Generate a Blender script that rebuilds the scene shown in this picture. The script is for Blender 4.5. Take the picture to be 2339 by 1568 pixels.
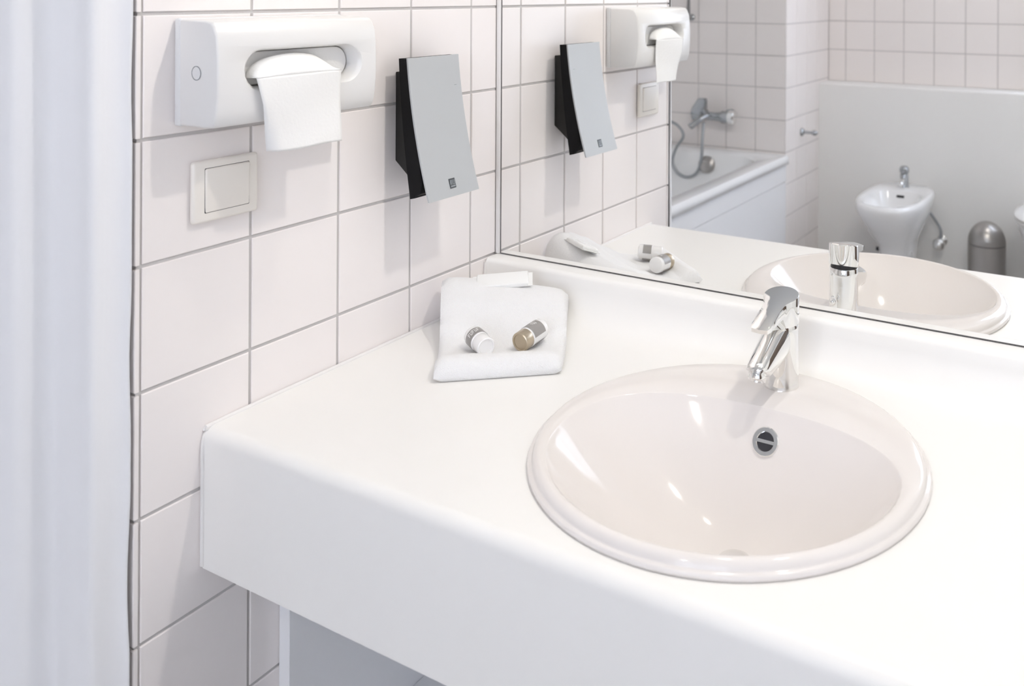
import bpy, bmesh, math, random
from mathutils import Vector, Matrix
random.seed(7)
for o in list(bpy.data.objects): bpy.data.objects.remove(o, do_unlink=True)
S = bpy.context.scene
COL = S.collection
R = math.radians

# ------------------------------------------------------------------ camera
F = 2092.67; CX = 1470.53; CY = -19.93; WPX, HPX = 2339, 1568
cam_d = bpy.data.cameras.new('camera'); cam = bpy.data.objects.new('camera', cam_d); COL.objects.link(cam)
cam_d.sensor_fit = 'HORIZONTAL'; cam_d.sensor_width = 36.0
cam_d.lens = F / WPX * 36.0
cam_d.shift_x = -(CX - WPX / 2) / WPX
cam_d.shift_y = (CY - HPX / 2) / WPX
cam_d.clip_start = 0.05
r_ = Vector((0.8748363, 0.48438911, 0.00535156)); u_ = Vector((-0.00464153, -0.00266502, 0.99998568)); f_ = Vector((-0.48439646, 0.8748486, 0.00008315))
cam.matrix_world = Matrix(((r_.x, u_.x, -f_.x, 1.05927), (r_.y, u_.y, -f_.y, -1.35370), (r_.z, u_.z, -f_.z, 1.37304), (0, 0, 0, 1)))
cam_d.dof.use_dof = True; cam_d.dof.focus_distance = 1.38; cam_d.dof.aperture_fstop = 5.6
S.camera = cam

# ------------------------------------------------------------------ world, lights, exposure
w = bpy.data.worlds.new('world'); S.world = w; w.use_nodes = True
w.node_tree.nodes['Background'].inputs[0].default_value = (0.80, 0.88, 1.0, 1)
w.node_tree.nodes['Background'].inputs[1].default_value = 0.15
def lamp(name, loc, power, color, radius):
    d = bpy.data.lights.new(name, 'SPOT'); d.energy = power; d.color = color; d.shadow_soft_size = radius; d.spot_size = R(165); d.spot_blend = 0.25
    o = bpy.data.objects.new(name, d); o.location = loc; COL.objects.link(o); return o
def area(name, loc, rot, sx, sy, power, color):
    d = bpy.data.lights.new(name, 'AREA'); d.shape = 'RECTANGLE'; d.size = sx; d.size_y = sy; d.energy = power; d.color = color
    o = bpy.data.objects.new(name, d); o.location = loc; o.rotation_euler = rot; COL.objects.link(o); return o
WARM = (1.0, 0.955, 0.895)
lamp('vanity_lamp', (1.12, -0.27, 2.44), 22.5, WARM, 0.03)
lamp('vanity_lamp', (0.60, -0.27, 2.44), 8.5, WARM, 0.03)
lamp('ceiling_lamp', (0.7, -2.3, 2.44), 15.0, (1.0, 0.94, 0.89), 0.05)
area('window_daylight', (1.38, -3.395, 1.68), (R(-90), 0, 0), 1.5, 1.4, 34.5, (0.70, 0.795, 1.0))  # daylight from behind the camera; the window around it is added, out of view
S.view_settings.view_transform = 'Standard'; S.view_settings.look = 'None'
S.view_settings.gamma = 1.0; S.view_settings.use_curve_mapping = False
S.view_settings.exposure = 0.36
S.cycles.max_bounces = 14; S.cycles.diffuse_bounces = 8; S.cycles.glossy_bounces = 8; S.cycles.caustics_reflective = True
S.cycles.sample_clamp_indirect = 2.5

# ------------------------------------------------------------------ materials
def mat(name, color, rough=0.5, metal=0.0, coat=0.0, bump=None, var=0.0, spec=0.5, trans=0.0):
    m = bpy.data.materials.new(name); m.use_nodes = True
    nt = m.node_tree; b = nt.nodes['Principled BSDF']
    b.inputs['Base Color'].default_value = (*color, 1); b.inputs['Roughness'].default_value = rough
    b.inputs['Metallic'].default_value = metal; b.inputs['Coat Weight'].default_value = coat
    b.inputs['Coat Roughness'].default_value = 0.05
    b.inputs['Specular IOR Level'].default_value = spec
    tc = nt.nodes.new('ShaderNodeTexCoord')
    if var > 0:
        n = nt.nodes.new('ShaderNodeTexNoise'); n.inputs['Scale'].default_value = 9.0; n.inputs['Detail'].default_value = 3
        nt.links.new(tc.outputs['Object'], n.inputs['Vector'])
        mx = nt.nodes.new('ShaderNodeMix'); mx.data_type = 'RGBA'
        mx.inputs[6].default_value = (*[c * (1 - var) for c in color], 1); mx.inputs[7].default_value = (*[min(1, c * (1 + var)) for c in color], 1)
        nt.links.new(n.outputs[0], mx.inputs[0]); nt.links.new(mx.outputs[2], b.inputs['Base Color'])
    if bump:
        n = nt.nodes.new('ShaderNodeTexNoise'); n.inputs['Scale'].default_value = bump[0]; n.inputs['Detail'].default_value = 4
        nt.links.new(tc.outputs['Object'], n.inputs['Vector'])
        bp = nt.nodes.new('ShaderNodeBump'); bp.inputs['Strength'].default_value = bump[1]; bp.inputs['Distance'].default_value = bump[2]
        nt.links.new(n.outputs[0], bp.inputs['Height']); nt.links.new(bp.outputs['Normal'], b.inputs['Normal'])
    return m
M = {}
M['tile'] = mat('glazed_tile', (0.87, 0.825, 0.805), 0.32, var=0.015, spec=0.4)
M['grout'] = mat('grey_grout', (0.56, 0.54, 0.53), 0.9, bump=(400, 0.3, 0.001), var=0.08)
M['plaster'] = mat('white_plaster', (0.85, 0.845, 0.83), 0.8, bump=(120, 0.1, 0.001))
M['ceiling'] = mat('ceiling_paint', (0.70, 0.70, 0.69), 0.9, bump=(90, 0.1, 0.001))
M['floor'] = mat('grey_floor_tile', (0.52, 0.50, 0.48), 0.4, var=0.06)
M['door'] = mat('added_door_dark', (0.10, 0.065, 0.045), 0.35, var=0.15)  # dark tone of the added door, meant for the chrome to reflect
M['counter'] = mat('white_laminate', (0.855, 0.842, 0.812), 0.35, var=0.006)
M['sealant'] = mat('white_sealant', (0.82, 0.80, 0.78), 0.45, bump=(200, 0.1, 0.0005))
M['porcelain'] = mat('cream_porcelain', (0.775, 0.735, 0.705), 0.10, spec=0.28, var=0.006)
M['white_ceramic'] = mat('white_ceramic', (0.87, 0.87, 0.87), 0.08, coat=0.4, var=0.006)
M['acrylic'] = mat('white_acrylic', (0.86, 0.865, 0.87), 0.15, coat=0.3, var=0.006)
M['panel'] = mat('white_panel', (0.86, 0.865, 0.88), 0.22, var=0.008)
M['chrome'] = mat('chrome', (0.86, 0.86, 0.85), 0.04, 1.0, var=0.004)
M['brushed'] = mat('brushed_steel', (0.46, 0.44, 0.42), 0.32, 1.0, var=0.05)
M['dark'] = mat('dark_recess', (0.02, 0.02, 0.025), 0.5, var=0.05)
M['mirror'] = mat('mirror_glass', (0.95, 0.955, 0.95), 0.0, 1.0)
M['mirror_edge'] = mat('mirror_edge', (0.10, 0.09, 0.09), 0.4, var=0.05)
M['white_plastic'] = mat('white_plastic', (0.76, 0.75, 0.735), 0.35, var=0.006)
M['grey_plastic'] = mat('pale_grey_plastic', (0.74, 0.74, 0.74), 0.4, var=0.006)
M['cream_plastic'] = mat('cream_plastic', (0.84, 0.80, 0.74), 0.35, var=0.006)
M['black_plastic'] = mat('black_plastic', (0.006, 0.006, 0.007), 0.6, spec=0.15, bump=(900, 0.25, 0.0006), var=0.05)
M['black_mount'] = mat('black_grained_plastic', (0.024, 0.023, 0.022), 0.6, spec=0.3, bump=(1200, 0.5, 0.0008), var=0.1)
M['silver'] = mat('silver_grey_plastic', (0.46, 0.475, 0.48), 0.45, var=0.01)
M['logo_dark'] = mat('dark_logo', (0.055, 0.06, 0.065), 0.4, var=0.05)
M['logo_grey'] = mat('grey_logo', (0.26, 0.28, 0.29), 0.4, var=0.05)
M['tissue'] = mat('white_tissue', (0.85, 0.845, 0.83), 0.95, bump=(260, 0.35, 0.0012), var=0.01)
M['towel'] = mat('white_terry', (0.87, 0.865, 0.86), 1.0, bump=(750, 0.9, 0.0016), var=0.01)
M['curtain'] = mat('white_curtain_cloth', (0.80, 0.80, 0.81), 0.75, bump=(30, 0.15, 0.003), var=0.008)
M['label_grey'] = mat('taupe_grey_label', (0.30, 0.285, 0.27), 0.35, var=0.04)
M['white_gloss'] = mat('white_gloss_cap', (0.84, 0.83, 0.82), 0.2, coat=0.2, var=0.006)
M['gold'] = mat('pale_gold_cap', (0.50, 0.42, 0.31), 0.28, 0.7, var=0.05)
M['print_white'] = mat('white_print', (0.75, 0.74, 0.72), 0.4, var=0.01)
M['sachet'] = mat('glossy_white_wrapper', (0.84, 0.84, 0.82), 0.18, coat=0.3, var=0.01)
M['hose'] = mat('metal_shower_hose', (0.42, 0.44, 0.46), 0.3, 0.8, bump=(600, 0.5, 0.002), var=0.04)
M['dull_chrome'] = mat('satin_chrome', (0.46, 0.475, 0.49), 0.16, 1.0, var=0.03)

# ------------------------------------------------------------------ helpers
def link(name, bm, m, parent=None, smooth=None, kind=None):
    me = bpy.data.meshes.new(name)
    bmesh.ops.recalc_face_normals(bm, faces=bm.faces)
    bm.to_mesh(me); bm.free()
    me.materials.append(m)
    if smooth is not None:
        for p in me.polygons: p.use_smooth = True
        me.set_sharp_from_angle(angle=R(smooth))
    o = bpy.data.objects.new(name, me); COL.objects.link(o)
    if parent: o.parent = parent
    if kind: o['kind'] = kind
    return o
def tag(o, label, cat, group=None):
    o['label'] = label; o['category'] = cat
    if group: o['group'] = group
    return o
def thing(name, label, cat, loc=(0, 0, 0), rotz=0.0, group=None):
    o = bpy.data.objects.new(name, None); COL.objects.link(o); o.location = loc; o.rotation_euler = (0, 0, rotz)
    o.empty_display_size = 0.05
    return tag(o, label, cat, group)
def struct(name, bm, m, label, cat='wall', smooth=None):
    o = link(name, bm, m, None, smooth, 'structure'); o['label'] = label; o['category'] = cat; return o
def add_box(bm, lo, hi, bevel=0.0, seg=2):
    r = bmesh.ops.create_cube(bm, size=1.0); vs = r['verts']
    for v in vs:
        v.co = Vector(((lo[i] + hi[i]) / 2 + v.co[i] * (hi[i] - lo[i]) for i in range(3)))
    if bevel > 0:
        es = list({e for v in vs for e in v.link_edges})
        bmesh.ops.bevel(bm, geom=es, offset=bevel, segments=seg, profile=0.5, affect='EDGES')
    return bm
def box(lo, hi, bevel=0.0, seg=2): return add_box(bmesh.new(), lo, hi, bevel, seg)
def add_loft(bm, rings, cap0=True, cap1=True, closed=True):
    L = [[bm.verts.new(p) for p in r] for r in rings]
    n = len(L[0])
    for a, b in zip(L, L[1:]):
        for i in range(n if closed else n - 1):
            j = (i + 1) % n
            bm.faces.new((a[i], a[j], b[j], b[i]))
    if cap0: bm.faces.new(L[0][::-1])
    if cap1: bm.faces.new(L[-1])
    return bm
def frame(d):
    d = Vector(d).normalized(); a = Vector((0, 0, 1)) if abs(d.z) < 0.9 else Vector((1, 0, 0))
    x = d.cross(a).normalized(); y = x.cross(d).normalized(); return x, y
def circ(c, d, r, n=24):
    x, y = frame(d); c = Vector(c)
    return [c + x * (r * math.cos(2 * math.pi * i / n)) + y * (r * math.sin(2 * math.pi * i / n)) for i in range(n)]
def add_lathe(bm, c, d, prof, n=28, cap0=True, cap1=True):
    c = Vector(c); d = Vector(d).normalized()
    return add_loft(bm, [circ(c + d * h, d, max(r, 1e-4), n) for r, h in prof], cap0, cap1)
def lathe(c, d, prof, n=28): return add_lathe(bmesh.new(), c, d, prof, n)
def add_tube(bm, pts, r, n=10, sub=6):
    P = [Vector(p) for p in pts]; Q = []
    for i in range(len(P) - 1):
        p0 = P[max(i - 1, 0)]; p1 = P[i]; p2 = P[i + 1]; p3 = P[min(i + 2, len(P) - 1)]
        for k in range(sub):
            t = k / sub
            Q.append(0.5 * ((2 * p1) + (p2 - p0) * t + (2 * p0 - 5 * p1 + 4 * p2 - p3) * t * t + (3 * p1 - p0 - 3 * p2 + p3) * t ** 3))
    Q.append(P[-1]); rings = []; x = None
    for i, q in enumerate(Q):
        d = (Q[min(i + 1, len(Q) - 1)] - Q[max(i - 1, 0)]).normalized()
        if x is None: x, y = frame(d)
        else:
            x = (x - d * x.dot(d)).normalized(); y = d.cross(x)
        rings.append([q + x * (r * math.cos(2 * math.pi * k / n)) + y * (r * math.sin(2 * math.pi * k / n)) for k in range(n)])
    return add_loft(bm, rings)
def tube(pts, r, n=10, sub=6): return add_tube(bmesh.new(), pts, r, n, sub)
def add_sphere(bm, c, r, u=20, v=12, sc=(1, 1, 1)):
    m = Matrix.Translation(c) @ Matrix.Diagonal((sc[0], sc[1], sc[2], 1))
    bmesh.ops.create_uvsphere(bm, u_segments=u, v_segments=v, radius=r, matrix=m); return bm
def grid_mesh(fn, nu, nv):
    bm = bmesh.new(); V = [[bm.verts.new(fn(i / nu, j / nv)) for j in range(nv + 1)] for i in range(nu + 1)]
    for i in range(nu):
        for j in range(nv): bm.faces.new((V[i][j], V[i + 1][j], V[i + 1][j + 1], V[i][j + 1]))
    return bm
def solid(o, t, offset=0.0):
    md = o.modifiers.new('thickness', 'SOLIDIFY'); md.thickness = t; md.offset = offset; return o
def bake(o):
    dg = bpy.context.evaluated_depsgraph_get(); dg.update()
    me = bpy.data.meshes.new_from_object(o.evaluated_get(dg)); old = o.data; o.modifiers.clear(); o.data = me
    me.name = old.name; return o

# ------------------------------------------------------------------ tiles
TW = 0.152; J = 0.0046; TD = 0.006
tile_cache = {}
def tile_mesh(wd, ht):
    key = (round(wd, 4), round(ht, 4))
    if key in tile_cache: return tile_cache[key]
    bm = bmesh.new(); c = 0.0009; rings = []
    for ins, z in ((0, 0), (0, TD - c), (c, TD)):
        rings.append([(ins, ins, z), (wd - ins, ins, z), (wd - ins, ht - ins, z), (ins, ht - ins, z)])
    add_loft(bm, rings); bmesh.ops.recalc_face_normals(bm, faces=bm.faces)
    me = bpy.data.meshes.new('tile'); bm.to_mesh(me); bm.free(); me.materials.append(M['tile']); tile_cache[key] = me
    return me
def tiles(parent, origin, ux, nrm, cols, rows):
    """cols/rows: joint positions along ux and z; one tile object between neighbouring joints"""
    ux = Vector(ux); nrm = Vector(nrm); uz = Vector((0, 0, 1)); o0 = Vector(origin)
    flip = ux.cross(uz).dot(nrm) < 0
    for a, b in zip(cols, cols[1:]):
        for c, d in zip(rows, rows[1:]):
            wd, ht = b - a - J, d - c - J
            if wd < 0.006 or ht < 0.006: continue
            t = bpy.data.objects.new('tile', tile_mesh(wd, ht)); COL.objects.link(t)
            if flip: X, Y, p = -ux, uz, o0 + ux * (b - J / 2) + uz * (c + J / 2)
            else: X, Y, p = ux, uz, o0 + ux * (a + J / 2) + uz * (c + J / 2)
            jit = random.uniform(-0.0002, 0.0002)
            p = p + nrm * (jit - TD)
            t.matrix_world = Matrix(((X.x, Y.x, nrm.x, p.x), (X.y, Y.y, nrm.y, p.y), (X.z, Y.z, nrm.z, p.z), (0, 0, 0, 1)))
            t.parent = parent

# ------------------------------------------------------------------ room shell
XL, XR, YB, H = -1.25, 2.2, -3.403, 2.5
XJ, YT, YBOX = -0.445, -2.752, -3.240
G = 0.0022   # how far the grout lies behind the tile faces
floor = struct('floor', box((XL - .1, YB - .1, -.06), (XR + .1, .1, 0)), M['floor'], 'grey tiled bathroom floor', 'floor')
ceiling = struct('ceiling', box((XL - .1, YB - .1, H), (XR + .1, .1, H + .06)), M['ceiling'], 'plain white bathroom ceiling', 'ceiling')
wl = struct('wall_left', box((XL, -0.691 + G + .0008, 0), (-G, 0.03, H)), M['grout'], 'short white tiled wall carrying the towel box and soap dispenser')
ZD = 0.8868
rows_l = [0.0] + [ZD + k * TW for k in range(-5, 11)] + [H - .002]
rows_l = [z for z in rows_l if z <= H]
cols_l = [0.0005, 0.0733, 0.2253, 0.3773, 0.5294, 0.6836]
tiles(wl, (0, 0, 0), (0, -1, 0), (1, 0, 0), cols_l, rows_l)
tiles(wl, (0.0005, -0.6910, 0), (-1, 0, 0), (0, -1, 0), [-0.0022, 0.150, 0.302, 0.454], rows_l)
wb = struct('wall_back', box((XL - .1, 0.0065, 0), (XR + .1, 0.09, H)), M['plaster'], 'white wall behind the mirror and washbasin counter')
struct('wall_alcove', box((XL - .1, YB, 0), (XL, -0.6, H)), M['plaster'], 'white wall along the far side of the bathtub')
struct('wall_right', box((XR, YB - .1, 0), (XR + .1, .1, H)), M['plaster'], 'white wall at the right end of the bathroom')
dr1 = struct('added_dark_door', box((XR - .035, -1.62, .01), (XR - .002, -.78, 2.05), .002, 1), M['door'], 'unseen dark brown door added in the right wall for chrome reflections', 'door')  # unseen door, added to give the chrome something dark to reflect
link('added_door_handle', lathe((XR - .035, -1.55, 1.02), (-1, 0, 0), [(.024, 0), (.024, .006), (.009, .008), (.009, .045), (.012, .050)], 18), M['dull_chrome'], dr1, 40)
wt = struct('wall_front_tub', box((XL, YB - .1, 0), (XJ - G, YT - G, H)), M['grout'], 'white tiled wall block behind the bath mixer, seen in the mirror')
rows_r = [0.0] + [0.614 + k * TW for k in range(-3, 13)]
cols_t = [XJ - 0.002 - TW * k for k in range(6, -1, -1)]
tiles(wt, (0, YT, 0), (1, 0, 0), (0, 1, 0), cols_t, rows_r)
tiles(wt, (XJ, 0, 0), (0, 1, 0), (1, 0, 0), [YB, -3.208, -3.056, -2.904, YT], rows_r)
wf = struct('wall_front', box((XJ - .05, YB - .1, 0), (XR + .1, YB - G, H)), M['grout'], 'white tiled wall above the boxed ledge, seen in the mirror')
cols_b = [XJ] + [-0.352 + k * 0.1515 for k in range(17)] + [XR]
tiles(wf, (0, YB, 0), (1, 0, 0), (0, 1, 0), cols_b, [0.9035] + [0.614 + k * TW for k in range(3, 13)])
# unseen window added above the ledge to frame the daylight area light
wn = struct('added_window', box((.60, YB + .0006, .955), (2.16, YB + .004, 2.405)), M['white_plastic'], 'unseen white framed window added around the daylight light above the boxed ledge', 'window')
for lo, hi in (((.58, 0, .935), (.64, .045, 2.425)), ((2.12, 0, .935), (2.18, .045, 2.425)), ((.64, 0, .935), (2.12, .045, .99)), ((.64, 0, 2.37), (2.12, .045, 2.425)), ((1.355, 0, .99), (1.405, .045, 2.37))):
    link('added_window_frame', box((lo[0], YB + .001, lo[2]), (hi[0], YB + hi[1], hi[2]), .004, 2), M['white_plastic'], wn, 40)
# boxed-in ledge behind bidet and toilet
lg = box((XJ + .0005, YB + .0008, 0), (XR, YBOX, 0.905), 0.0)
es = [e for e in lg.edges if all(abs(v.co.y - YBOX) < 1e-5 and abs(v.co.z - .905) < 1e-5 for v in e.verts)]
bmesh.ops.bevel(lg, geom=es, offset=0.012, segments=4, profile=0.5, affect='EDGES')
struct('trim_1', lg, M['plaster'], 'plain white boxed ledge behind the bidet and toilet', 'ledge', smooth=40)

# ------------------------------------------------------------------ mirror
mr = thing('wall_mirror', 'large frameless wall mirror above the washbasin counter', 'mirror', (0, 0, 0.887))
MX0, MZ0, MX1, MZ1 = 0.0095, 0.8876, 2.1, 2.10
link('mirror_glass', box((MX0 + .0018 - 0, 0.0, MZ0 + .0014 - .887), (MX1, 0.0045, MZ1 - .887)), M['mirror'], mr)
eb = bmesh.new()
add_box(eb, (MX0, -0.0003, MZ0 - .887), (MX0 + .0018, 0.0062, MZ1 - .887)); add_box(eb, (MX0 + .0018, -0.0003, MZ0 - .887), (MX1, 0.0062, MZ0 + .0014 - .887))
link('mirror_edge', eb, M['mirror_edge'], mr)
tr = struct('trim_2', box((0.0006, -0.004, 0.8872), (MX0 - .0002, 0.0062, H - .002), 0.002), M['sealant'], 'white sealant strip between the tiles and the mirror', 'trim', smooth=40)

# ------------------------------------------------------------------ counter
ZC = 0.812
SKX, SKY, SRX, SRY = 0.6115, -0.332, 0.2375, 0.2440
ct = thing('vanity_counter', 'long white washbasin counter with deep front apron and coved upstand', 'counter', (0, 0, 0))
CX0, CX1 = 0.0035, 2.195
prof = []
# from the ledge at the mirror, down the cove, over the top, round the front edge, down the apron
prof += [(-0.0006, 0.8868), (-0.024, 0.8868), (-0.029, 0.8858), (-0.0325, 0.8830), (-0.0345, 0.8790)]
for k in range(1, 11):
    a = k / 10 * math.pi / 2
    prof.append((-0.0345 - 0.058 * (1 - math.cos(a)) , 0.812 + 0.062 * (1 - math.sin(a))))
prof.append((-0.30, ZC)); prof.append((-0.56, ZC))
for k in range(0, 9):
    a = k / 8 * math.pi / 2
    prof.append((-0.5845 - 0.017 * math.sin(a), ZC - 0.017 + 0.017 * math.cos(a)))
prof += [(-0.6015, 0.72), (-0.6015, 0.6335), (-0.6000, 0.6320), (-0.5815, 0.6320), (-0.5810, 0.770), (-0.30, 0.780), (-0.06, 0.780), (-0.0006, 0.800)]
bmc = add_loft(bmesh.new(), [[(CX0, y, z) for y, z in prof], [(CX1, y, z) for y, z in prof]])
counter = link('countertop', bmc, M['counter'], ct, 35)
cb = bmesh.new()
rg = lambda z, k: [(SKX + SRX * k * math.cos(t), SKY + SRY * k * math.sin(t), z) for t in [2 * math.pi * i / 48 for i in range(48)]]
add_loft(cb, [rg(0.70, .95), rg(0.9, .95)])
cut = link('cutter', cb, M['counter'])
md = counter.modifiers.new('hole', 'BOOLEAN'); md.object = cut; md.operation = 'DIFFERENCE'; md.solver = 'EXACT'
bake(counter); bpy.data.objects.remove(cut, do_unlink=True)
for p in counter.data.polygons: p.use_smooth = True
counter.data.set_sharp_from_angle(angle=R(35))
# bead of sealant where the counter meets the tiled wall
sp = [(0.002, y, z) for y, z in prof[2:26]]
link('sealant_bead', tube([(0.0030, y, z + .0004) for y, z in [(-.034, .879), (-.0345, .874), (-.038, .846), (-.052, .824), (-.078, .814), (-.12, .8118), (-.3, .8118), (-.575, .8118), (-.590, .806), (-.6005, .796), (-.6015, .74), (-.6015, .636)]], 0.0030, 8, 4), M['sealant'], ct, 60)

# side support panel under the counter and a shelf
tag(link('support_panel', box((0.0008, -0.481, 0.0), (0.0215, -0.012, 0.7795), 0.0008, 1), M['panel']), 'upright white support panel under the counter against the tiled wall', 'panel')
tag(link('shelf_board', box((0.0220, -0.462, 0.2305), (XR - .001, -0.012, 0.2495), 0.0012, 1), M['panel']), 'white shelf board in shadow under the counter, meeting the support panel', 'shelf')

# ------------------------------------------------------------------ washbasin
sk = thing('washbasin', 'oval cream porcelain drop-in washbasin set in the white counter', 'washbasin', (0, 0, 0))
N = 72
TH = [2 * math.pi * i / N for i in range(N)]
def r_out(off, c, sn):
    # distance from the bowl centre to the outer oval drawn in by off
    a, b = SRX - off, SRY - off; px, py = ICX - SKX, ICY - SKY
    A = (c / a) ** 2 + (sn / b) ** 2; B = px * c / a ** 2 + py * sn / b ** 2; C = (px / a) ** 2 + (py / b) ** 2 - 1
    return (-B + math.sqrt(B * B - A * C)) / A
ICX, ICY, IRX, IFR, IBK = 0.620, -0.385, 0.214, 0.190, 0.160
def outer(off, z):
    return [Vector((ICX + r_out(off, math.cos(t), math.sin(t)) * math.cos(t), ICY + r_out(off, math.cos(t), math.sin(t)) * math.sin(t), z)) for t in TH]
def lip(k, z):
    out = []
    for t in TH:
        c, sn = math.cos(t), math.sin(t); n = 2.0 if sn < 0 else 2.4
        r = ((abs(c) / IRX) ** n + (abs(sn) / (IFR if sn < 0 else IBK)) ** n) ** (-1 / n)
        ro = r_out(.0175, c, sn); p = 16
        r = (r ** -p + ro ** -p) ** (-1 / p) * k
        out.append(Vector((ICX + r * c, ICY + r * sn, z)))
    return out
def lerp(A, B, t, z):
    out = []
    for a, b in zip(A, B):
        q = a.lerp(b, t); q.z = z; out.append(q)
    return out
Z0 = ZC + .0006
rings = [outer(0.0, Z0), outer(-.0005, Z0 + .0025), outer(.0003, Z0 + .0050), outer(.0020, Z0 + .0064), outer(.0046, Z0 + .0066), outer(.0052, Z0 + .0074), outer(.0058, Z0 + .0092),
         outer(.0070, Z0 + .0118), outer(.0094, Z0 + .0142), outer(.0124, Z0 + .0156)]
A = outer(.0124, 0); B = lip(1.012, 0)
rings += [lerp(A, B, .5, Z0 + .0160), lerp(A, B, 1.0, Z0 + .0154), lip(1.006, Z0 + .0142), lip(1.0, Z0 + .0120)]
DRX, DRY, ZB = 0.634, -0.358, 0.698
ZL = Z0 + .0120
BS = [.975, .945, .91, .87, .82, .76, .69, .61, .53, .45, .37, .29, .22, .16, .118]
def bowl_z(s): return ZL - (ZL - ZB) * (1 - s ** 2.0)
L1 = lip(1.0, 0)
def bowl(s):
    cx = DRX + (ICX - DRX) * s; cy = DRY + (ICY - DRY) * s
    return [Vector((cx + s * (p.x - ICX), cy + s * (p.y - ICY), bowl_z(s))) for p in L1]
rings += [bowl(s) for s in BS]
rings += [[Vector((p.x, p.y, p.z - .002)) for p in rings[-1]]]
bk = add_loft(bmesh.new(), rings, cap0=False, cap1=True)
basin = link('basin', bk, M['porcelain'], sk, 60)
bott = min(basin.data.polygons, key=lambda p: p.center.z)
if bott.normal.z < 0: basin.data.flip_normals()
solid(basin, 0.006, -1.0)   # thickness grows downwards, away from the glazed side
# overflow rosette on the rear slope
s = .865; q = bowl(s)[N // 4]; q2 = bowl(s - .05)[N // 4]; tg = (q2 - q).normalized(); nrm = Vector((0, tg.z, -tg.y)).normalized()
if nrm.z < 0: nrm = -nrm
q = q + Vector((0.0055, 0, 0))
xa = Vector((1, 0, 0)); ya = nrm.cross(xa).normalized()
if ya.z < 0: ya = -ya
def disk(r0, h0, r1, h1, n=32):
    return [[q + nrm * h + xa * (r * math.cos(2 * math.pi * i / n)) + ya * (r * math.sin(2 * math.pi * i / n)) for i in range(n)] for r, h in ((r0, h0), (r1, h1))]
ov = bmesh.new(); rr = []
for r, h in ((.0180, 0.0), (.0180, .0018), (.0168, .0030), (.0120, .0030), (.0112, .0020)):
    rr.append([q + nrm * h + xa * (r * math.cos(2 * math.pi * i / 32)) + ya * (r * math.sin(2 * math.pi * i / 32)) for i in range(32)])
add_loft(ov, rr, True, False)
ovr = link('overflow_ring', ov, M['chrome'], sk, 40)
db = bmesh.new()
add_loft(db, disk(.0114, .0012, .0114, .0018)); link('overflow_opening', db, M['dark'], ovr)
bb = bmesh.new()
bx = [[q + nrm * h + xa * x + ya * y for x, y in ((-.0118, -.0020), (.0118, -.0020), (.0118, .0020), (-.0118, .0020))] for h in (.0016, .0032)]
add_loft(bb, bx); link('overflow_bar', bb, M['chrome'], ovr)
# drain with pop-up plug
dr = link('drain_ring', lathe((DRX, DRY, ZB - .0018), (0, 0, 1), [(.030, 0), (.030, .0024), (.027, .0036), (.0232, .0030), (.0226, .0018)], 32), M['chrome'], sk, 40)
link('plug', lathe((DRX, DRY, ZB), (0, 0, 1), [(.0205, 0), (.0205, .0062), (.0190, .0078), (.012, .0092), (.004, .0096)], 32), M['chrome'], dr, 40)

# ------------------------------------------------------------------ basin mixer tap
TX, TY, TZ = 0.6125, -0.1480, Z0 + .0154
tp = thing('basin_tap', 'polished chrome single-lever tap on the cream washbasin', 'tap', (TX, TY, TZ))
hb = .087
body = lathe((0, 0, -.001), (0, 0, 1), [(.0252, .0), (.0252, .0055), (.0246, .0075), (.0242, .02), (.0238, .05), (.0236, .075), (.0236, hb), (.0228, hb + .0012)], 40)
link('body', body, M['chrome'], tp, 40)
link('seam_ring', lathe((0, 0, hb - .001), (0, 0, 1), [(.0215, 0), (.0215, .0100)], 36), M['dark'], tp, 40)
# spout: flattened tapering arm running forward and down
spr = []
for t, wx, hz, tl in [(-.02, .0190, .0250, 22), (.25, .0188, .0240, 22), (.5, .0180, .0212, 24), (.75, .0170, .0186, 34), (.93, .0162, .0172, 48), (.985, .0156, .0166, 54), (1.0, .0146, .0156, 55)]:
    c = Vector((0.0, -.008 - .078 * t, .068 - .020 * t)); up = Vector((0, -math.sin(R(tl)), math.cos(R(tl))))
    ring = []
    for i in range(28):
        a = 2 * math.pi * i / 28; ca, sa = math.cos(a), math.sin(a)
        ring.append(c + Vector((1, 0, 0)) * (wx * math.copysign(abs(ca) ** .8, ca)) + up * (hz * math.copysign(abs(sa) ** .8, sa)))
    spr.append(ring)
sp_o = link('spout', add_loft(bmesh.new(), spr), M['chrome'], tp, 45)
link('aerator', lathe((0, -.0850, .0465), (0, -.57, -.82), [(.0122, -.004), (.0122, .0015), (.0110, .0016), (.0110, .0030), (.0124, .0031), (.0124, .0085), (.0114, .0098), (.0092, .0098), (.0086, .0080)], 28), M['chrome'], sp_o, 40)
# handle: a cap over the body whose sloping top runs out into the lever
def plan(n=14):
    P = []
    rad, Ln, wd = .0247, .086, .0118
    for i in range(25):
        a = R(-38) + R(256) * i / 24
        P.append((rad * math.cos(a), rad * math.sin(a)))
    # left flank to the tip and back (forward is -y)
    P += [(-.0158, -.0230), (-.0148, -.0330), (-.0142, -.0430), (-.0144, -.0600), (-.0140, -.0755), (-.0112, -.0815), (0, -.0830), (.0112, -.0815), (.0140, -.0755), (.0144, -.0600), (.0142, -.0430), (.0148, -.0330), (.0158, -.0230)]
    return P
PL = plan()
ZT = .1250
def topz(x, y): return ZT + .20 * y + (-.0035 * ((-y - .03) / .048) ** 2 if y < -.03 else 0)
def botz(x, y):
    if y > -.024: return hb + .0010 + max(0.0, y + .004) * .26
    t = (-y - .024) / .059
    return topz(x, y) - (.017 * (1 - t) + .0065 * t)
hm = bmesh.new()
sc = lambda x, y, k: (x * k, -.012 + (y + .012) * k)
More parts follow.
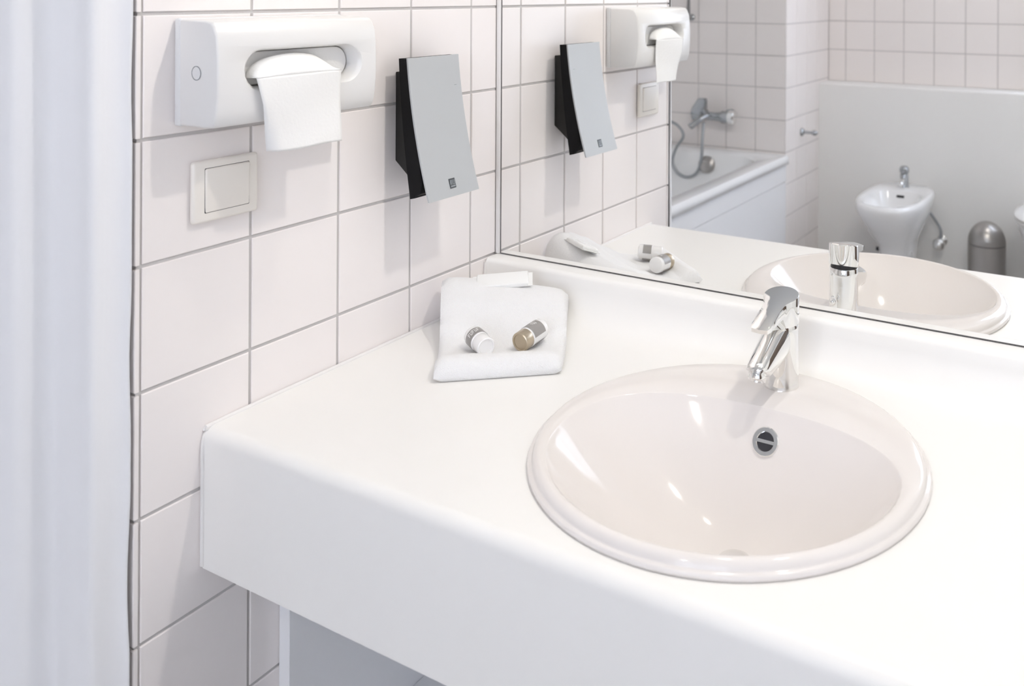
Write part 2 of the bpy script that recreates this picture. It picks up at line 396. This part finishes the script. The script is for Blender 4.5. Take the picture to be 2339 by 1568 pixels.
r0 = [(x, y, botz(x, y)) for x, y in PL]; r1 = [(x, y, topz(x, y) - .0016) for x, y in PL]
r2 = [(*sc(x, y, .965), topz(x, y) - .0003) for x, y in PL]
rb = [(*sc(x, y, .95), botz(x, y) - .0001) for x, y in PL]
r3 = [(*sc(x, y, .55), topz(x, y * .55) + .0004) for x, y in PL]
add_loft(hm, [rb, r0, r1, r2, r3])
hd = link('handle', hm, M['chrome'], tp, 40)
# pull rod with ball behind the body
pr = lathe((-.0085, .034, .002), (0, 0, 1), [(.0022, -.003), (.0022, .012), (.0018, .032)], 12)
add_sphere(pr, (-.0085, .034, .0365), .0060); add_sphere(pr, (-.0085, .034, .0438), .0030)
link('pull_rod', pr, M['chrome'], tp, 50)

# ------------------------------------------------------------------ paper towel dispenser
DY0, DY1, DZ0, DZ1 = -0.6425, -0.385, 1.203, 1.337
pd = thing('paper_towel_dispenser', 'white wall-mounted paper towel dispenser with oval slot', 'dispenser', (0, 0, 0))
link('back_plate', box((0.0008, DY0, DZ0), (0.0125, DY1, DZ1), 0.003, 3), M['grey_plastic'], pd, 40)
side = [(0.0128, DZ0 + .0015), (0.0128, DZ1 - .0015), (0.060, DZ1 - .002)]
side += [(0.0715, DZ1 - .004), (0.0765, DZ1 - .009)]
for k in range(1, 10):
    t = k / 10; side.append((0.0770 + .0075 * math.sin(math.pi * (.12 + .76 * t)) - .0012 * 0, DZ1 - .009 - t * (DZ1 - DZ0 - .016)))
side += [(0.0775, DZ0 + .006), (0.0735, DZ0 + .0022), (0.060, DZ0 + .001)]
def side_ring(y, ins):
    cx, cz = .045, (DZ0 + DZ1) / 2
    return [(x if x < .014 else x - ins * (1 if x > .07 else .0), y, z - ins * math.copysign(1, z - cz) * (1 if abs(z - cz) > .055 else 0)) for x, z in side]
rs = [side_ring(DY0 + .0002, .0028), side_ring(DY0 + .001, .0012), side_ring(DY0 + .0032, 0), side_ring(DY1 - .0032, 0), side_ring(DY1 - .001, .0012), side_ring(DY1 - .0002, .0028)]
cov = link('cover', add_loft(bmesh.new(), rs), M['white_plastic'], pd, 35)
# oval slot cut through the face
SYC, SZC, SHL, SHR = -0.510, 1.2725, 0.0925, 0.0245
def stadium(x, k, dz=0.0, up=0.0):
    pts = []
    hl, hr = SHL + k, SHR + k
    for i in range(13):
        a = R(-90) + R(180) * i / 12; pts.append((x, SYC + (hl - hr) + hr * math.cos(a), SZC + dz + hr * math.sin(a) * (1 + (up if math.sin(a) > 0 else 0))))
    for i in range(13):
        a = R(90) + R(180) * i / 12; pts.append((x, SYC - (hl - hr) + hr * math.cos(a), SZC + dz + hr * math.sin(a) * (1 + (up if math.sin(a) > 0 else 0))))
    return pts
cc = add_loft(bmesh.new(), [stadium(.052, -.002), stadium(.078, -.001), stadium(.0822, .0012), stadium(.0850, .0045, 0, .12), stadium(.095, .012, 0, .2)])
cut = link('cutter', cc, M['grey_plastic'])
md = cov.modifiers.new('slot', 'BOOLEAN'); md.object = cut; md.operation = 'DIFFERENCE'; md.solver = 'EXACT'
bake(cov); bpy.data.objects.remove(cut, do_unlink=True)
for p in cov.data.polygons: p.use_smooth = True
cov.data.set_sharp_from_angle(angle=R(35))
lk = lathe((0.0445, DY0 - .0000, 1.2705), (0, -1, 0), [(.0078, -.002), (.0078, .0004), (.0074, .0006)], 28)
link('lock_button', lk, M['grey_plastic'], pd, 40)
lr = add_loft(bmesh.new(), [circ((0.0445, DY0 - .0003, 1.2705), (0, -1, 0), r, 32) for r in (.0088, .0080)], False, False)
solid(link('lock_ring', lr, M['logo_grey'], pd), .0004, 0)
# pad of tissues inside, plus the tissue hanging out
pad = add_loft(bmesh.new(), [stadium(.0540, -.0035), stadium(.0600, -.0035), stadium(.0610, -.0045)])
tag(link('folded_tissues', pad, M['tissue'], None, 40), 'folded white tissues inside the slot of the paper towel dispenser', 'paper towel')
def arch(a):
    ang = math.pi * a
    return Vector((.0645 + .006 * math.sin(ang), -.5285 - .0600 * math.cos(ang), 1.2615 + .0270 * math.sin(ang) ** .75 + .003 * a))
def crease(a):
    return Vector((.0905 + .0015 * math.sin(a * math.pi), -.5925 + .1360 * a, 1.2630 + .0010 * a))
def sheet(a, b):
    # a across, b down from the crease at the slot's lip
    p = crease(a); y1 = -.5665 + .1100 * a
    p.x += .0016 * math.sin(b * 5 + a * 3) - .0012 * math.sin(2) + .0015 * math.sin(a * math.pi) * b
    p.x -= .012 * (max(0, .12 - a) / .12) ** 2 * max(0, b - .35) * 1.5
    p.y += (y1 - p.y) * b; p.z -= (.0960 + .002 * a) * b + .0010 * math.sin(a * 6) * b
    return p
tag(solid(link('hanging_tissue', grid_mesh(sheet, 24, 30), M['tissue'], None, 70), .0006, 0), 'white paper towel hanging out of the dispenser slot', 'paper towel')
def fold(a, b):
    p = arch(a).lerp(crease(a), b); p.x += .004 * math.sin(b * math.pi); p.z += .004 * math.sin(b * math.pi) * math.sin(a * math.pi)
    return p
tag(solid(link('curled_tissue', grid_mesh(fold, 28, 12), M['tissue'], None, 70), .0006, 0), 'curled white tissue arching behind the hanging paper towel', 'paper towel')

# ------------------------------------------------------------------ soap dispenser
sd = thing('soap_dispenser', 'slim grey-fronted soap dispenser with black body on the tiled wall', 'dispenser', (0, 0, 0))
def prism(pts, y0, y1, bevel=0.0):
    bm = add_loft(bmesh.new(), [[(x, y0, z) for x, z in pts], [(x, y1, z) for x, z in pts]])
    if bevel: bmesh.ops.bevel(bm, geom=bm.edges[:], offset=bevel, segments=2, profile=.5, affect='EDGES')
    return bm
SY0, SY1 = -.283, -.164
link('wall_mount', prism([(0.0008, 1.100), (0.0008, 1.242), (0.028, 1.242), (0.044, 1.10), (0.050, 1.062), (0.036, 1.072)], -.2615, -.186, .0012), M['black_mount'], sd, 30)
def xf(z):   # front plate curve
    T = [(1.266, .047), (1.222, .0525), (1.154, .0640), (1.101, .0765), (1.046, .0925)]
    if z >= T[0][0]: return T[0][1]
    for (z0, x0), (z1, x1) in zip(T, T[1:]):
        if z1 <= z <= z0:
            t = (z0 - z) / (z0 - z1); return x0 + (x1 - x0) * t
    return T[-1][1]
def xs(z):
    t = (1.266 - z) / .22; return .047 + .0205 * t + .0250 * t * t
def xb(z):
    t = (1.266 - z) / .22; return .0275 + .0125 * t + .0130 * t * t
zz = [1.2655 - .2055 * i / 14 for i in range(15)]
body = [(xb(z), z) for z in zz] + [(.0525, 1.0475), (.0625, 1.0500), (.0640, 1.0560), (.0665, 1.0535), (.0735, 1.0580)] + [(xs(z) - .0032 - (.003 if z < 1.10 else 0), z) for z in reversed(zz) if z > 1.064]
link('body', prism(body, SY0 + .0006, SY1 - .0006), M['black_plastic'], sd, 30)
zp = [1.2665 - .2205 * i / 18 for i in range(19)]
plate = [(xs(z) - .0029, z) for z in zp] + [(xs(z), z) for z in reversed(zp)]
pl_o = link('front_plate', prism(plate, SY0, SY1, 0), M['silver'], sd, 30)
# badge with its small raised sign near the foot of the plate, and a small printed line higher up
bd = link('badge', box((0, -.0072, -.0078), (.0008, .0072, .0078), .0003, 1), M['logo_dark'], sd)
zb0 = 1.0655; sl = math.atan2(-(xs(zb0 + .006) - xs(zb0 - .006)), .012)
bd.location = (xs(zb0) - .0002, -.2235, zb0); bd.rotation_euler = (0, -sl, 0)
lb = bmesh.new()
for y0, y1, z0, z1 in [(-.0052, -.0034, -.0022, .0056), (-.0052, -.0008, .0042, .0056), (-.0022, -.0008, -.0022, .0056), (.0006, .0020, -.0022, .0056), (.0040, .0054, -.0022, .0056), (.0006, .0054, -.0022, -.0008), (-.0052, .0054, -.0058, -.0034)]:
    add_box(lb, (.0007, y0, z0), (.0011, y1, z1))
link('badge_sign', lb, M['logo_grey'], bd)
lb = bmesh.new()
for k in range(3): add_box(lb, (-.0002, -.0028 + k * .002, -.0004), (.0003, -.0012 + k * .002, .0004))
pm = link('printed_mark', lb, M['logo_grey'], sd); pm.location = (xs(1.217), -.178, 1.217)

# ------------------------------------------------------------------ light switch
sw = thing('light_switch', 'cream square rocker light switch below the towel dispenser', 'light switch', (0, 0, 0))
link('switch_frame', box((0.0006, -.6215, 1.0755), (0.0098, -.5255, 1.1545), 0.0042, 3), M['cream_plastic'], sw, 40)
link('switch_gap', box((0.004, -.6065, 1.0870), (0.0102, -.5395, 1.1455), 0.0016, 2), M['dark'], sw)
rk = box((0.005, -.6055, 1.0878), (0.0118, -.5402, 1.1443), 0.0022, 3)
for v in rk.verts: v.co.x += (v.co.z - 1.116) * .03 if v.co.x > .008 else 0
link('rocker', rk, M['cream_plastic'], sw, 40)

# ------------------------------------------------------------------ folded towel
tw = thing('folded_towel', 'folded white terry towel leaning in the counter corner', 'towel', (0.166, -0.354, ZC), R(39.45))
TLW, TLD = .183, .262
def tprof(v):
    # height of the towel's upper face above the counter, by depth
    K = [(0.0, .0155), (.004, .0215), (.012, .0262), (.024, .0272), (.036, .0240), (.05, .0185), (.075, .0172), (.10, .0230), (.14, .0430), (.18, .0660), (.210, .0780), (.232, .0790), (.246, .0735), (.256, .0600), (.262, .0360)]
    for (a, h0), (b, h1) in zip(K, K[1:]):
        if a <= v <= b:
            t = (v - a) / (b - a); t = t * t * (3 - 2 * t) * .5 + t * .5; return h0 + (h1 - h0) * t
    return K[-1][1]
def local(u, v, h):
    a = R(39.45); return Vector((0.166 + u * math.cos(a) - v * math.sin(a), -0.354 + u * math.sin(a) + v * math.cos(a), ZC + h))
def cove(y):
    c = max(-1.0, min(1.0, 1 - (-0.0345 - y) / .058)); return .062 * (1 - math.sin(math.acos(c))) + .001
def tower(nu=40, nv=56):
    rings = []
    for j in range(nv + 1):
        t = j / nv; v = TLD * t ** 1.25
        top = tprof(v)
        ring = []; edge = .013
        pts = []
        n = 20
        for i in range(n + 1):
            u = i / n
            x = TLW * u
            wob = .0012 * math.sin(9 * u + 25 * v) + .0016 * math.sin(23 * v + 4 * u)
            e = min(u, 1 - u) * TLW
            rnd = .0075 * (1 - min(1, e / edge)) ** 2
            tt = top * (1.03 - .30 * u * max(0, min(1, (v - .08) / .12)))
            x = TLW * u * (1 + .15 * v / TLD) + .007 * v / TLD
            pts.append((x + .002 * math.sin(v * 21), v * (1 - .155 * u * u), tt - rnd + wob * .6))
        for i in range(n, -1, -1):
            u = i / n; x = TLW * u; e = min(u, 1 - u) * TLW; rnd = .0045 * (1 - min(1, e / edge)) ** 2
            xx = TLW * u * (1 + .15 * v / TLD) + .007 * v / TLD + .002 * math.sin(v * 21)
            vv = v * (1 - .155 * u * u); wy = local(xx, vv, 0).y
            bot = .0008 + (0 if wy < -.0945 else cove(min(-.0350, wy)))
            pts.append((xx, vv, min(bot + rnd, top - .003)))
        rings.append(pts)
    # rounded front roll: first ring shrunk
    first = [(p[0], -.0025, .0085 + (p[2] - .0085) * .45) for p in rings[0]]
    return add_loft(bmesh.new(), [first] + rings)
tbm = tower()
link('towel_body', tbm, M['towel'], tw, 60)
# two small toiletry bottles in the dip of the towel
def bottle(name, label, p0, p1, rad, capmat, caplen, words):
    p0 = Vector(p0); p1 = Vector(p1); L = (p1 - p0).length
    root = thing(name, label, 'bottle', p0); z = (p1 - p0).normalized(); x = z.cross(Vector((0, 0, 1))).normalized(); y = z.cross(x)
    root.matrix_world = Matrix(((x.x, y.x, z.x, p0.x), (x.y, y.y, z.y, p0.y), (x.z, y.z, z.z, p0.z), (0, 0, 0, 1)))
    link('cap', lathe((0, 0, 0), (0, 0, 1), [(rad * .70, .0016), (rad * .74, .0004), (rad * .86, 0), (rad * .95, .0012), (rad * .97, caplen - .001), (rad * .93, caplen)], 28), capmat, root, 40)
    link('bottle_body', lathe((0, 0, caplen), (0, 0, 1), [(rad * .93, 0), (rad, .001), (rad, L - caplen - .006), (rad * .93, L - caplen - .002), (rad * .6, L - caplen), (rad * .2, L - caplen)], 28), M['white_gloss'], root, 40)
    # printed grey label wrapped round the body, leaving a white stripe
    a0, a1, n = R(35), R(352), 26
    lbm = bmesh.new()
    ring = lambda h, r: [Vector((r * math.cos(a0 + (a1 - a0) * i / n), r * math.sin(a0 + (a1 - a0) * i / n), h)) for i in range(n + 1)]
    add_loft(lbm, [ring(caplen + .002, rad + .0003), ring(L - .010, rad + .0003)], False, False, False)
    lab = link('label', lbm, M['label_grey'], root, 60)
    # the printed word, as small raised bars bent round the label
    wbm = bmesh.new()
    def patch(h0, h1, b0, b1):
        r = rad + .0006
        vs = [wbm.verts.new((r * math.cos(R(b)), r * math.sin(R(b)), h)) for h, b in ((h0, b0), (h1, b0), (h1, b1), (h0, b1))]
        wbm.faces.new(vs)
    for (h0, h1, b0, b1) in words: patch(h0, h1, b0, b1)
    link('label_print', wbm, M['print_white'], lab)
    return root
def glyphs(h, b, flip=1):
    out = []
    for k in range(5):
        bb = b + k * 15
        out.append((h, h + .0085, bb, bb + 3))
        if k % 2 == 0: out += [(h + .0068, h + .0085, bb, bb + 11), (h + .0034, h + .0050, bb, bb + 9)]
        else: out += [(h, h + .0017, bb, bb + 11), (h, h + .0085, bb + 9, bb + 11.5)]
    return out
RB = .0155
zs = .0188 + RB
bottle('toiletry_bottle', 'small bottle with pale gold cap and grey label on the towel', local(.124, .044, zs - .001), local(.160, .086, zs + .004), RB, M['gold'], .017, glyphs(.030, 215) + [(.022, .024, 215, 250)])
bottle('toiletry_bottle', 'small bottle with white cap and grey label on the towel', local(.075, .036, zs - .002), local(.054, .080, zs + .002), RB * .97, M['white_gloss'], .020, glyphs(.027, 205))
# wrapped soap near the back edge
so = thing('wrapped_soap', 'small white wrapped soap lying on the raised back of the towel', 'soap', local(.104, .216, .0705))
so.rotation_euler = (R(20), R(-3), R(39.45 - 4))
link('wrapper', box((-.043, -.017, 0), (.043, .017, .0085), .0028, 3), M['sachet'], so, 40)
for x0, x1 in ((-.050, -.042), (.042, .050)):
    link('wrapper_seal', box((x0, -.0175, .0020), (x1, .0175, .0032), .0004, 1), M['sachet'], so)

# ------------------------------------------------------------------ curtain at the left
def curtain_fn(a, b):
    s = a * .52
    d = Vector((-.86, -.51, 0)).normalized(); n = Vector((.51, -.86, 0)).normalized()
    z = 2.32 - 2.26 * b
    env = min(1, s / .03)
    amp = .0105 * env
    off = amp * (1.0 + math.sin(s * 66 - 1.2 + .35 * math.sin(b * 3.1))) + .0025 * env * math.sin(s * 150 + b * 5) + .002 * env * math.sin(b * 9 + s * 17)
    wav = (.0022 * math.sin(z * 21.5) + .0016 * math.sin(z * 9 + 1)) * max(0, 1 - s / .05)
    p = Vector((.0036, -.6968, 0)) + d * (s + max(0, wav)) + n * off
    return (p.x, p.y, z)
cu = thing('shower_curtain', 'white fabric shower curtain hanging in soft folds beside the tiled wall', 'curtain', (0, 0, 0))
cl = link('cloth', grid_mesh(curtain_fn, 150, 90), M['curtain'], cu, 180)
solid(cl, .0008, 0)
cr = thing('curtain_rail', 'straight metal rail carrying the white shower curtain', 'rail', (0, 0, 0))
link('rail', tube([(-.02, -.715, 2.34), (-.55, -1.03, 2.34)], .011, 12, 2), M['dull_chrome'], cr, 60)
link('ceiling_hanger', lathe((-.30, -.88, 2.35), (0, 0, 1), [(.006, 0), (.006, .135), (.02, .140), (.02, .149)], 14), M['dull_chrome'], cr, 40)

# ------------------------------------------------------------------ bathtub (seen in the mirror)
bt = thing('bathtub', 'white bathtub with flat side panel, seen in the mirror', 'bathtub', (0, 0, 0))
TX0, TX1, TY0, TY1, TZR = -1.235, -.432, YT + .001, -1.03, .600
def rrect(x0, x1, y0, y1, r, z, n=8, skew=0.0):
    P = []
    for cx, cy, a0 in ((x1 - r, y1 - r, 0), (x0 + r, y1 - r, 90), (x0 + r, y0 + r, 180), (x1 - r, y0 + r, 270)):
        for i in range(n + 1):
            a = R(a0 + 90 * i / n); P.append(Vector((cx + r * math.cos(a), cy + r * math.sin(a), z)))
    return P
ring = [rrect(TX0, TX1, TY0, TY1, .010, TZR - .034), rrect(TX0, TX1, TY0, TY1, .010, TZR - .008), rrect(TX0 + .006, TX1 - .006, TY0 + .002, TY1 - .006, .012, TZR),
        rrect(TX0 + .06, TX1 - .068, TY0 + .105, TY1 - .08, .13, TZR), rrect(TX0 + .068, TX1 - .078, TY0 + .115, TY1 - .09, .13, TZR - .008),
        rrect(TX0 + .085, TX1 - .098, TY0 + .14, TY1 - .14, .14, TZR - .12), rrect(TX0 + .12, TX1 - .135, TY0 + .19, TY1 - .26, .15, TZR - .33), rrect(TX0 + .17, TX1 - .18, TY0 + .25, TY1 - .36, .13, TZR - .385)]
tub_o = link('tub', add_loft(bmesh.new(), ring, False, True), M['acrylic'], bt, 40)
solid(tub_o, .006, 1)
bp_ = bmesh.new(); add_box(bp_, (TX1 - .030, TY0, .0), (TX1 - .010, TY1, .478), .001, 1); link('side_panel', bp_, M['panel'], bt, 30)
bp_ = bmesh.new(); add_box(bp_, (TX1 - .030, TY0, .4805), (TX1 - .0095, TY1, .563), .001, 1); link('upper_panel', bp_, M['panel'], bt, 30)
# end panel of the bath toward the short wall
link('end_panel', box((TX0, TY1 - .03, 0), (TX1 - .03, TY1 - .012, .563)), M['panel'], bt)
# overflow knob
ok = lathe((-.790, YT + .125, .545), (0, 1, .25), [(.034, 0), (.041, .004), (.041, .020), (.034, .028), (.014, .032)], 28)
kn = link('overflow_knob', ok, M['brushed'], bt, 40)
link('knob_slot', lathe((-.800, YT + .150, .537), (0, 1, .25), [(.017, -.002), (.017, .006)], 20), M['dark'], kn, 40)

# bath mixer, hose, riser
bm_ = thing('bath_mixer', 'chrome wall bath mixer above the tub, seen in the mirror', 'tap', (-.80, YT, .765))
mb = bmesh.new()
add_lathe(mb, (-.105, .058, .004), (1, 0, 0), [(.020, 0), (.027, .006), (.027, .060), (.022, .075), (.020, .12), (.024, .150), (.030, .158), (.030, .200), (.022, .205)], 24)
link('body', mb, M['dull_chrome'], bm_, 40)
for x in (-.075, .075):
    link('wall_union', lathe((x, 0, .004), (0, 1, 0), [(.034, .001), (.034, .008), (.020, .014), (.016, .05)], 24), M['dull_chrome'], bm_, 40)
lv = bmesh.new()
add_loft(lv, [[Vector((cx - w_, cy - t_, cz)), Vector((cx + w_, cy - t_, cz)), Vector((cx + w_, cy + t_, cz)), Vector((cx - w_, cy + t_, cz))] for cx, cy, cz, w_, t_ in ((-.072, .062, .008, .034, .028), (-.060, .072, .045, .033, .022), (-.042, .086, .078, .027, .012), (-.034, .094, .094, .022, .006))])
bmesh.ops.bevel(lv, geom=lv.edges[:], offset=.004, segments=2, profile=.5, affect='EDGES')
link('lever', lv, M['dull_chrome'], bm_, 40)
link('spout', tube([(-.010, .085, .012), (-.030, .130, -.004), (-.062, .172, -.038)], .015, 14, 5), M['dull_chrome'], bm_, 60)
link('knob', lathe((.085, .058, .004), (1, 0, 0), [(.024, 0), (.034, .006), (.034, .030), (.028, .036)], 24), M['chrome'], bm_, 40)
hs = thing('shower_hose', 'looped grey metal shower hose over the bathtub, seen in the mirror', 'hose', (0, 0, 0))
HP = [(-.810, -2.62, .748), (-.807, -2.60, .666), (-.812, -2.60, .572), (-.836, -2.60, .508), (-.885, -2.60, .482), (-.937, -2.60, .497), (-.966, -2.60, .545), (-.948, -2.60, .612), (-.908, -2.60, .677), (-.934, -2.60, .722), (-.989, -2.60, .748), (-1.06, -2.60, .78), (-1.10, -2.64, .95), (-1.06, -2.68, 1.5), (-.965, -2.69, 1.86)]
link('hose', tube(HP, .0072, 10, 8), M['hose'], hs, 60)
sr = thing('shower_rail', 'slim chrome shower riser rail on the tub wall, seen in the mirror', 'rail', (-.93, YT, 0))
link('rail', tube([(-.008, .045, 1.23), (.012, .045, 1.95)], .0105, 12, 2), M['dull_chrome'], sr, 60)
for z in (1.245, 1.93): link('bracket', lathe((-.008 + (.02 if z > 1.5 else 0), 0, z), (0, 1, 0), [(.016, .001), (.016, .006), (.010, .010), (.010, .045)], 16), M['dull_chrome'], sr, 40)
link('shower_head', lathe((-.03, .085, 1.86), (0, .75, -.45), [(.012, -.10), (.014, -.02), (.034, .006), (.040, .018), (.036, .022)], 24), M['dull_chrome'], sr, 40)

# ------------------------------------------------------------------ small chrome holder on the tiled corner
hk = thing('wall_hook', 'small chrome holder on the tiled corner beside the bathtub', 'hook', (XJ, -2.975, .684))
link('rosette', lathe((0, 0, 0), (1, 0, 0), [(.020, .0008), (.020, .006), (.014, .012), (.010, .014)], 24), M['dull_chrome'], hk, 40)
hkb = lathe((0, 0, 0), (1, 0, 0), [(.008, .010), (.007, .055)], 16); add_sphere(hkb, (.066, 0, 0), .017, sc=(1, 1, .8))
link('arm', hkb, M['dull_chrome'], hk, 50)

# ------------------------------------------------------------------ bidet
def egg(cx, yb, yf, wd, z, n=40, pw=2.3, wide=.5):
    cyc = yb + (yf - yb) * wide; P = []
    for i in range(n):
        a = 2 * math.pi * i / n; c, s = math.cos(a), math.sin(a)
        ee = pw if s > 0 else 3.2
        x = cx + wd * math.copysign(abs(c) ** (2 / ee), c)
        y = cyc + ((yf - cyc) if s > 0 else (cyc - yb)) * math.copysign(abs(s) ** (2 / ee), s)
        P.append(Vector((x, y, z)))
    return P
bd_ = thing('bidet', 'white ceramic bidet with chrome tap, seen in the mirror', 'bidet', (0, 0, 0))
bx = .022; yb = YBOX + .004
rg_ = [egg(bx, yb + .10, -2.87, .072, 0.0), egg(bx, yb + .10, -2.87, .071, .03), egg(bx, yb + .08, -2.86, .070, .14), egg(bx, yb + .05, -2.82, .082, .22), egg(bx, yb + .01, -2.72, .122, .30),
       egg(bx, yb, -2.640, .148, .375), egg(bx, yb, -2.622, .153, .405), egg(bx, yb, -2.620, .154, .420), egg(bx, yb + .001, -2.626, .150, .430), egg(bx, yb + .008, -2.640, .142, .434),
       egg(bx, yb + .17, -2.672, .122, .432), egg(bx, yb + .18, -2.682, .116, .424), egg(bx, yb + .20, -2.72, .100, .380), egg(bx, yb + .24, -2.78, .070, .345), egg(bx, yb + .30, -2.86, .025, .335)]
link('bowl', add_loft(bmesh.new(), rg_), M['white_ceramic'], bd_, 50)
link('overflow_slot', box((bx - .018, yb + .1865, .398), (bx + .018, yb + .1935, .410), .002, 1), M['dark'], bd_)
bt2 = lathe((bx - .004, yb + .095, .430), (0, 0, 1), [(.023, 0), (.023, .006), (.020, .012), (.020, .062), (.018, .066)], 24)
btap = link('bidet_tap', bt2, M['dull_chrome'], bd_, 40)
link('spout', tube([(bx - .004, yb + .10, .466), (bx - .004, yb + .135, .470), (bx - .004, yb + .165, .452)], .0105, 14, 5), M['chrome'], btap, 60)
hv = lathe((bx - .004, yb + .095, .498), (0, .15, 1), [(.016, 0), (.022, .006), (.023, .024), (.016, .034), (.005, .038)], 24)
add_tube(hv, [(bx - .004, yb + .10, .515), (bx - .004, yb + .13, .522), (bx - .004, yb + .155, .524)], .006, 10, 3)
link('handle', hv, M['dull_chrome'], btap, 40)
for xx in (-.082, .066):
    link('fixing_bolt', lathe((bx + xx, yb + .27, .165), (math.copysign(1, xx), .2, 0), [(.010, -.01), (.010, .008), (.006, .012)], 14), M['dark' if xx < 0 else 'grey_plastic'], bd_, 40)
# shut-off valve with flexible hose on the ledge front
av = thing('angle_valve', 'chrome shut-off valve on the white ledge beside the bidet', 'valve', (.178, YBOX, .172))
vb = lathe((0, .001, 0), (0, 1, 0), [(.026, 0), (.026, .004), (.013, .010), (.013, .06)], 22)
link('valve_body', vb, M['chrome'], av, 40)
vk = bmesh.new(); add_sphere(vk, (0, .085, 0), .030, sc=(1, .9, 1)); link('valve_knob', vk, M['chrome'], av, 60)
link('flexible_hose', tube([(0, .045, .010), (.002, .045, .060), (-.022, .05, .105), (-.055, .07, .16)], .0068, 10, 5), M['hose'], av, 60)
link('drain_hose', tube([(-.062, .05, .165), (-.075, .05, .10), (-.105, .05, .03), (-.12, .05, .004)], .006, 10, 4), M['hose'], av, 60)

# ------------------------------------------------------------------ pedal bin
pb = thing('pedal_bin', 'brushed steel pedal bin with domed lid, seen in the mirror', 'bin', (.405, -3.09, 0))
link('bin_body', lathe((0, 0, 0), (0, 0, 1), [(.078, 0), (.084, .004), (.0845, .014), (.083, .018), (.083, .222)], 48), M['brushed'], pb, 40)
link('lid_seam', lathe((0, 0, .222), (0, 0, 1), [(.080, 0), (.080, .004)], 48), M['dark'], pb, 40)
link('lid', lathe((0, 0, .2255), (0, 0, 1), [(.083, 0), (.083, .004)] + [(.083 * math.cos(R(a)), .004 + .096 * math.sin(R(a))) for a in range(8, 88, 8)] + [(.003, .1)], 48), M['brushed'], pb, 50)
link('pedal', box((-.018, .080, .006), (.018, .112, .012), .002, 1), M['black_plastic'], pb)

# ------------------------------------------------------------------ toilet at the right edge of the mirror view
to = thing('toilet', 'white ceramic toilet at the right edge of the mirror view', 'toilet', (0, 0, 0))
cx = .735
rt = [egg(cx, yb + .10, -2.84, .10, 0), egg(cx, yb + .10, -2.84, .10, .04), egg(cx, yb + .08, -2.82, .105, .16), egg(cx, yb + .03, -2.74, .14, .28), egg(cx, yb, -2.69, .176, .365), egg(cx, yb, -2.685, .178, .392), egg(cx, yb + .01, -2.70, .165, .398)]
link('bowl', add_loft(bmesh.new(), rt), M['white_ceramic'], to, 50)
link('seat', add_loft(bmesh.new(), [egg(cx, yb + .12, -2.68, .183, .400), egg(cx, yb + .12, -2.675, .187, .408), egg(cx, yb + .12, -2.675, .187, .415), egg(cx, yb + .12, -2.68, .183, .418)]), M['white_plastic'], to, 50)
link('lid', add_loft(bmesh.new(), [egg(cx, yb + .12, -2.682, .184, .4185), egg(cx, yb + .12, -2.676, .188, .424), egg(cx, yb + .12, -2.676, .188, .430), egg(cx, yb + .13, -2.69, .176, .438), egg(cx, yb + .2, -2.76, .12, .441)]), M['white_plastic'], to, 50)
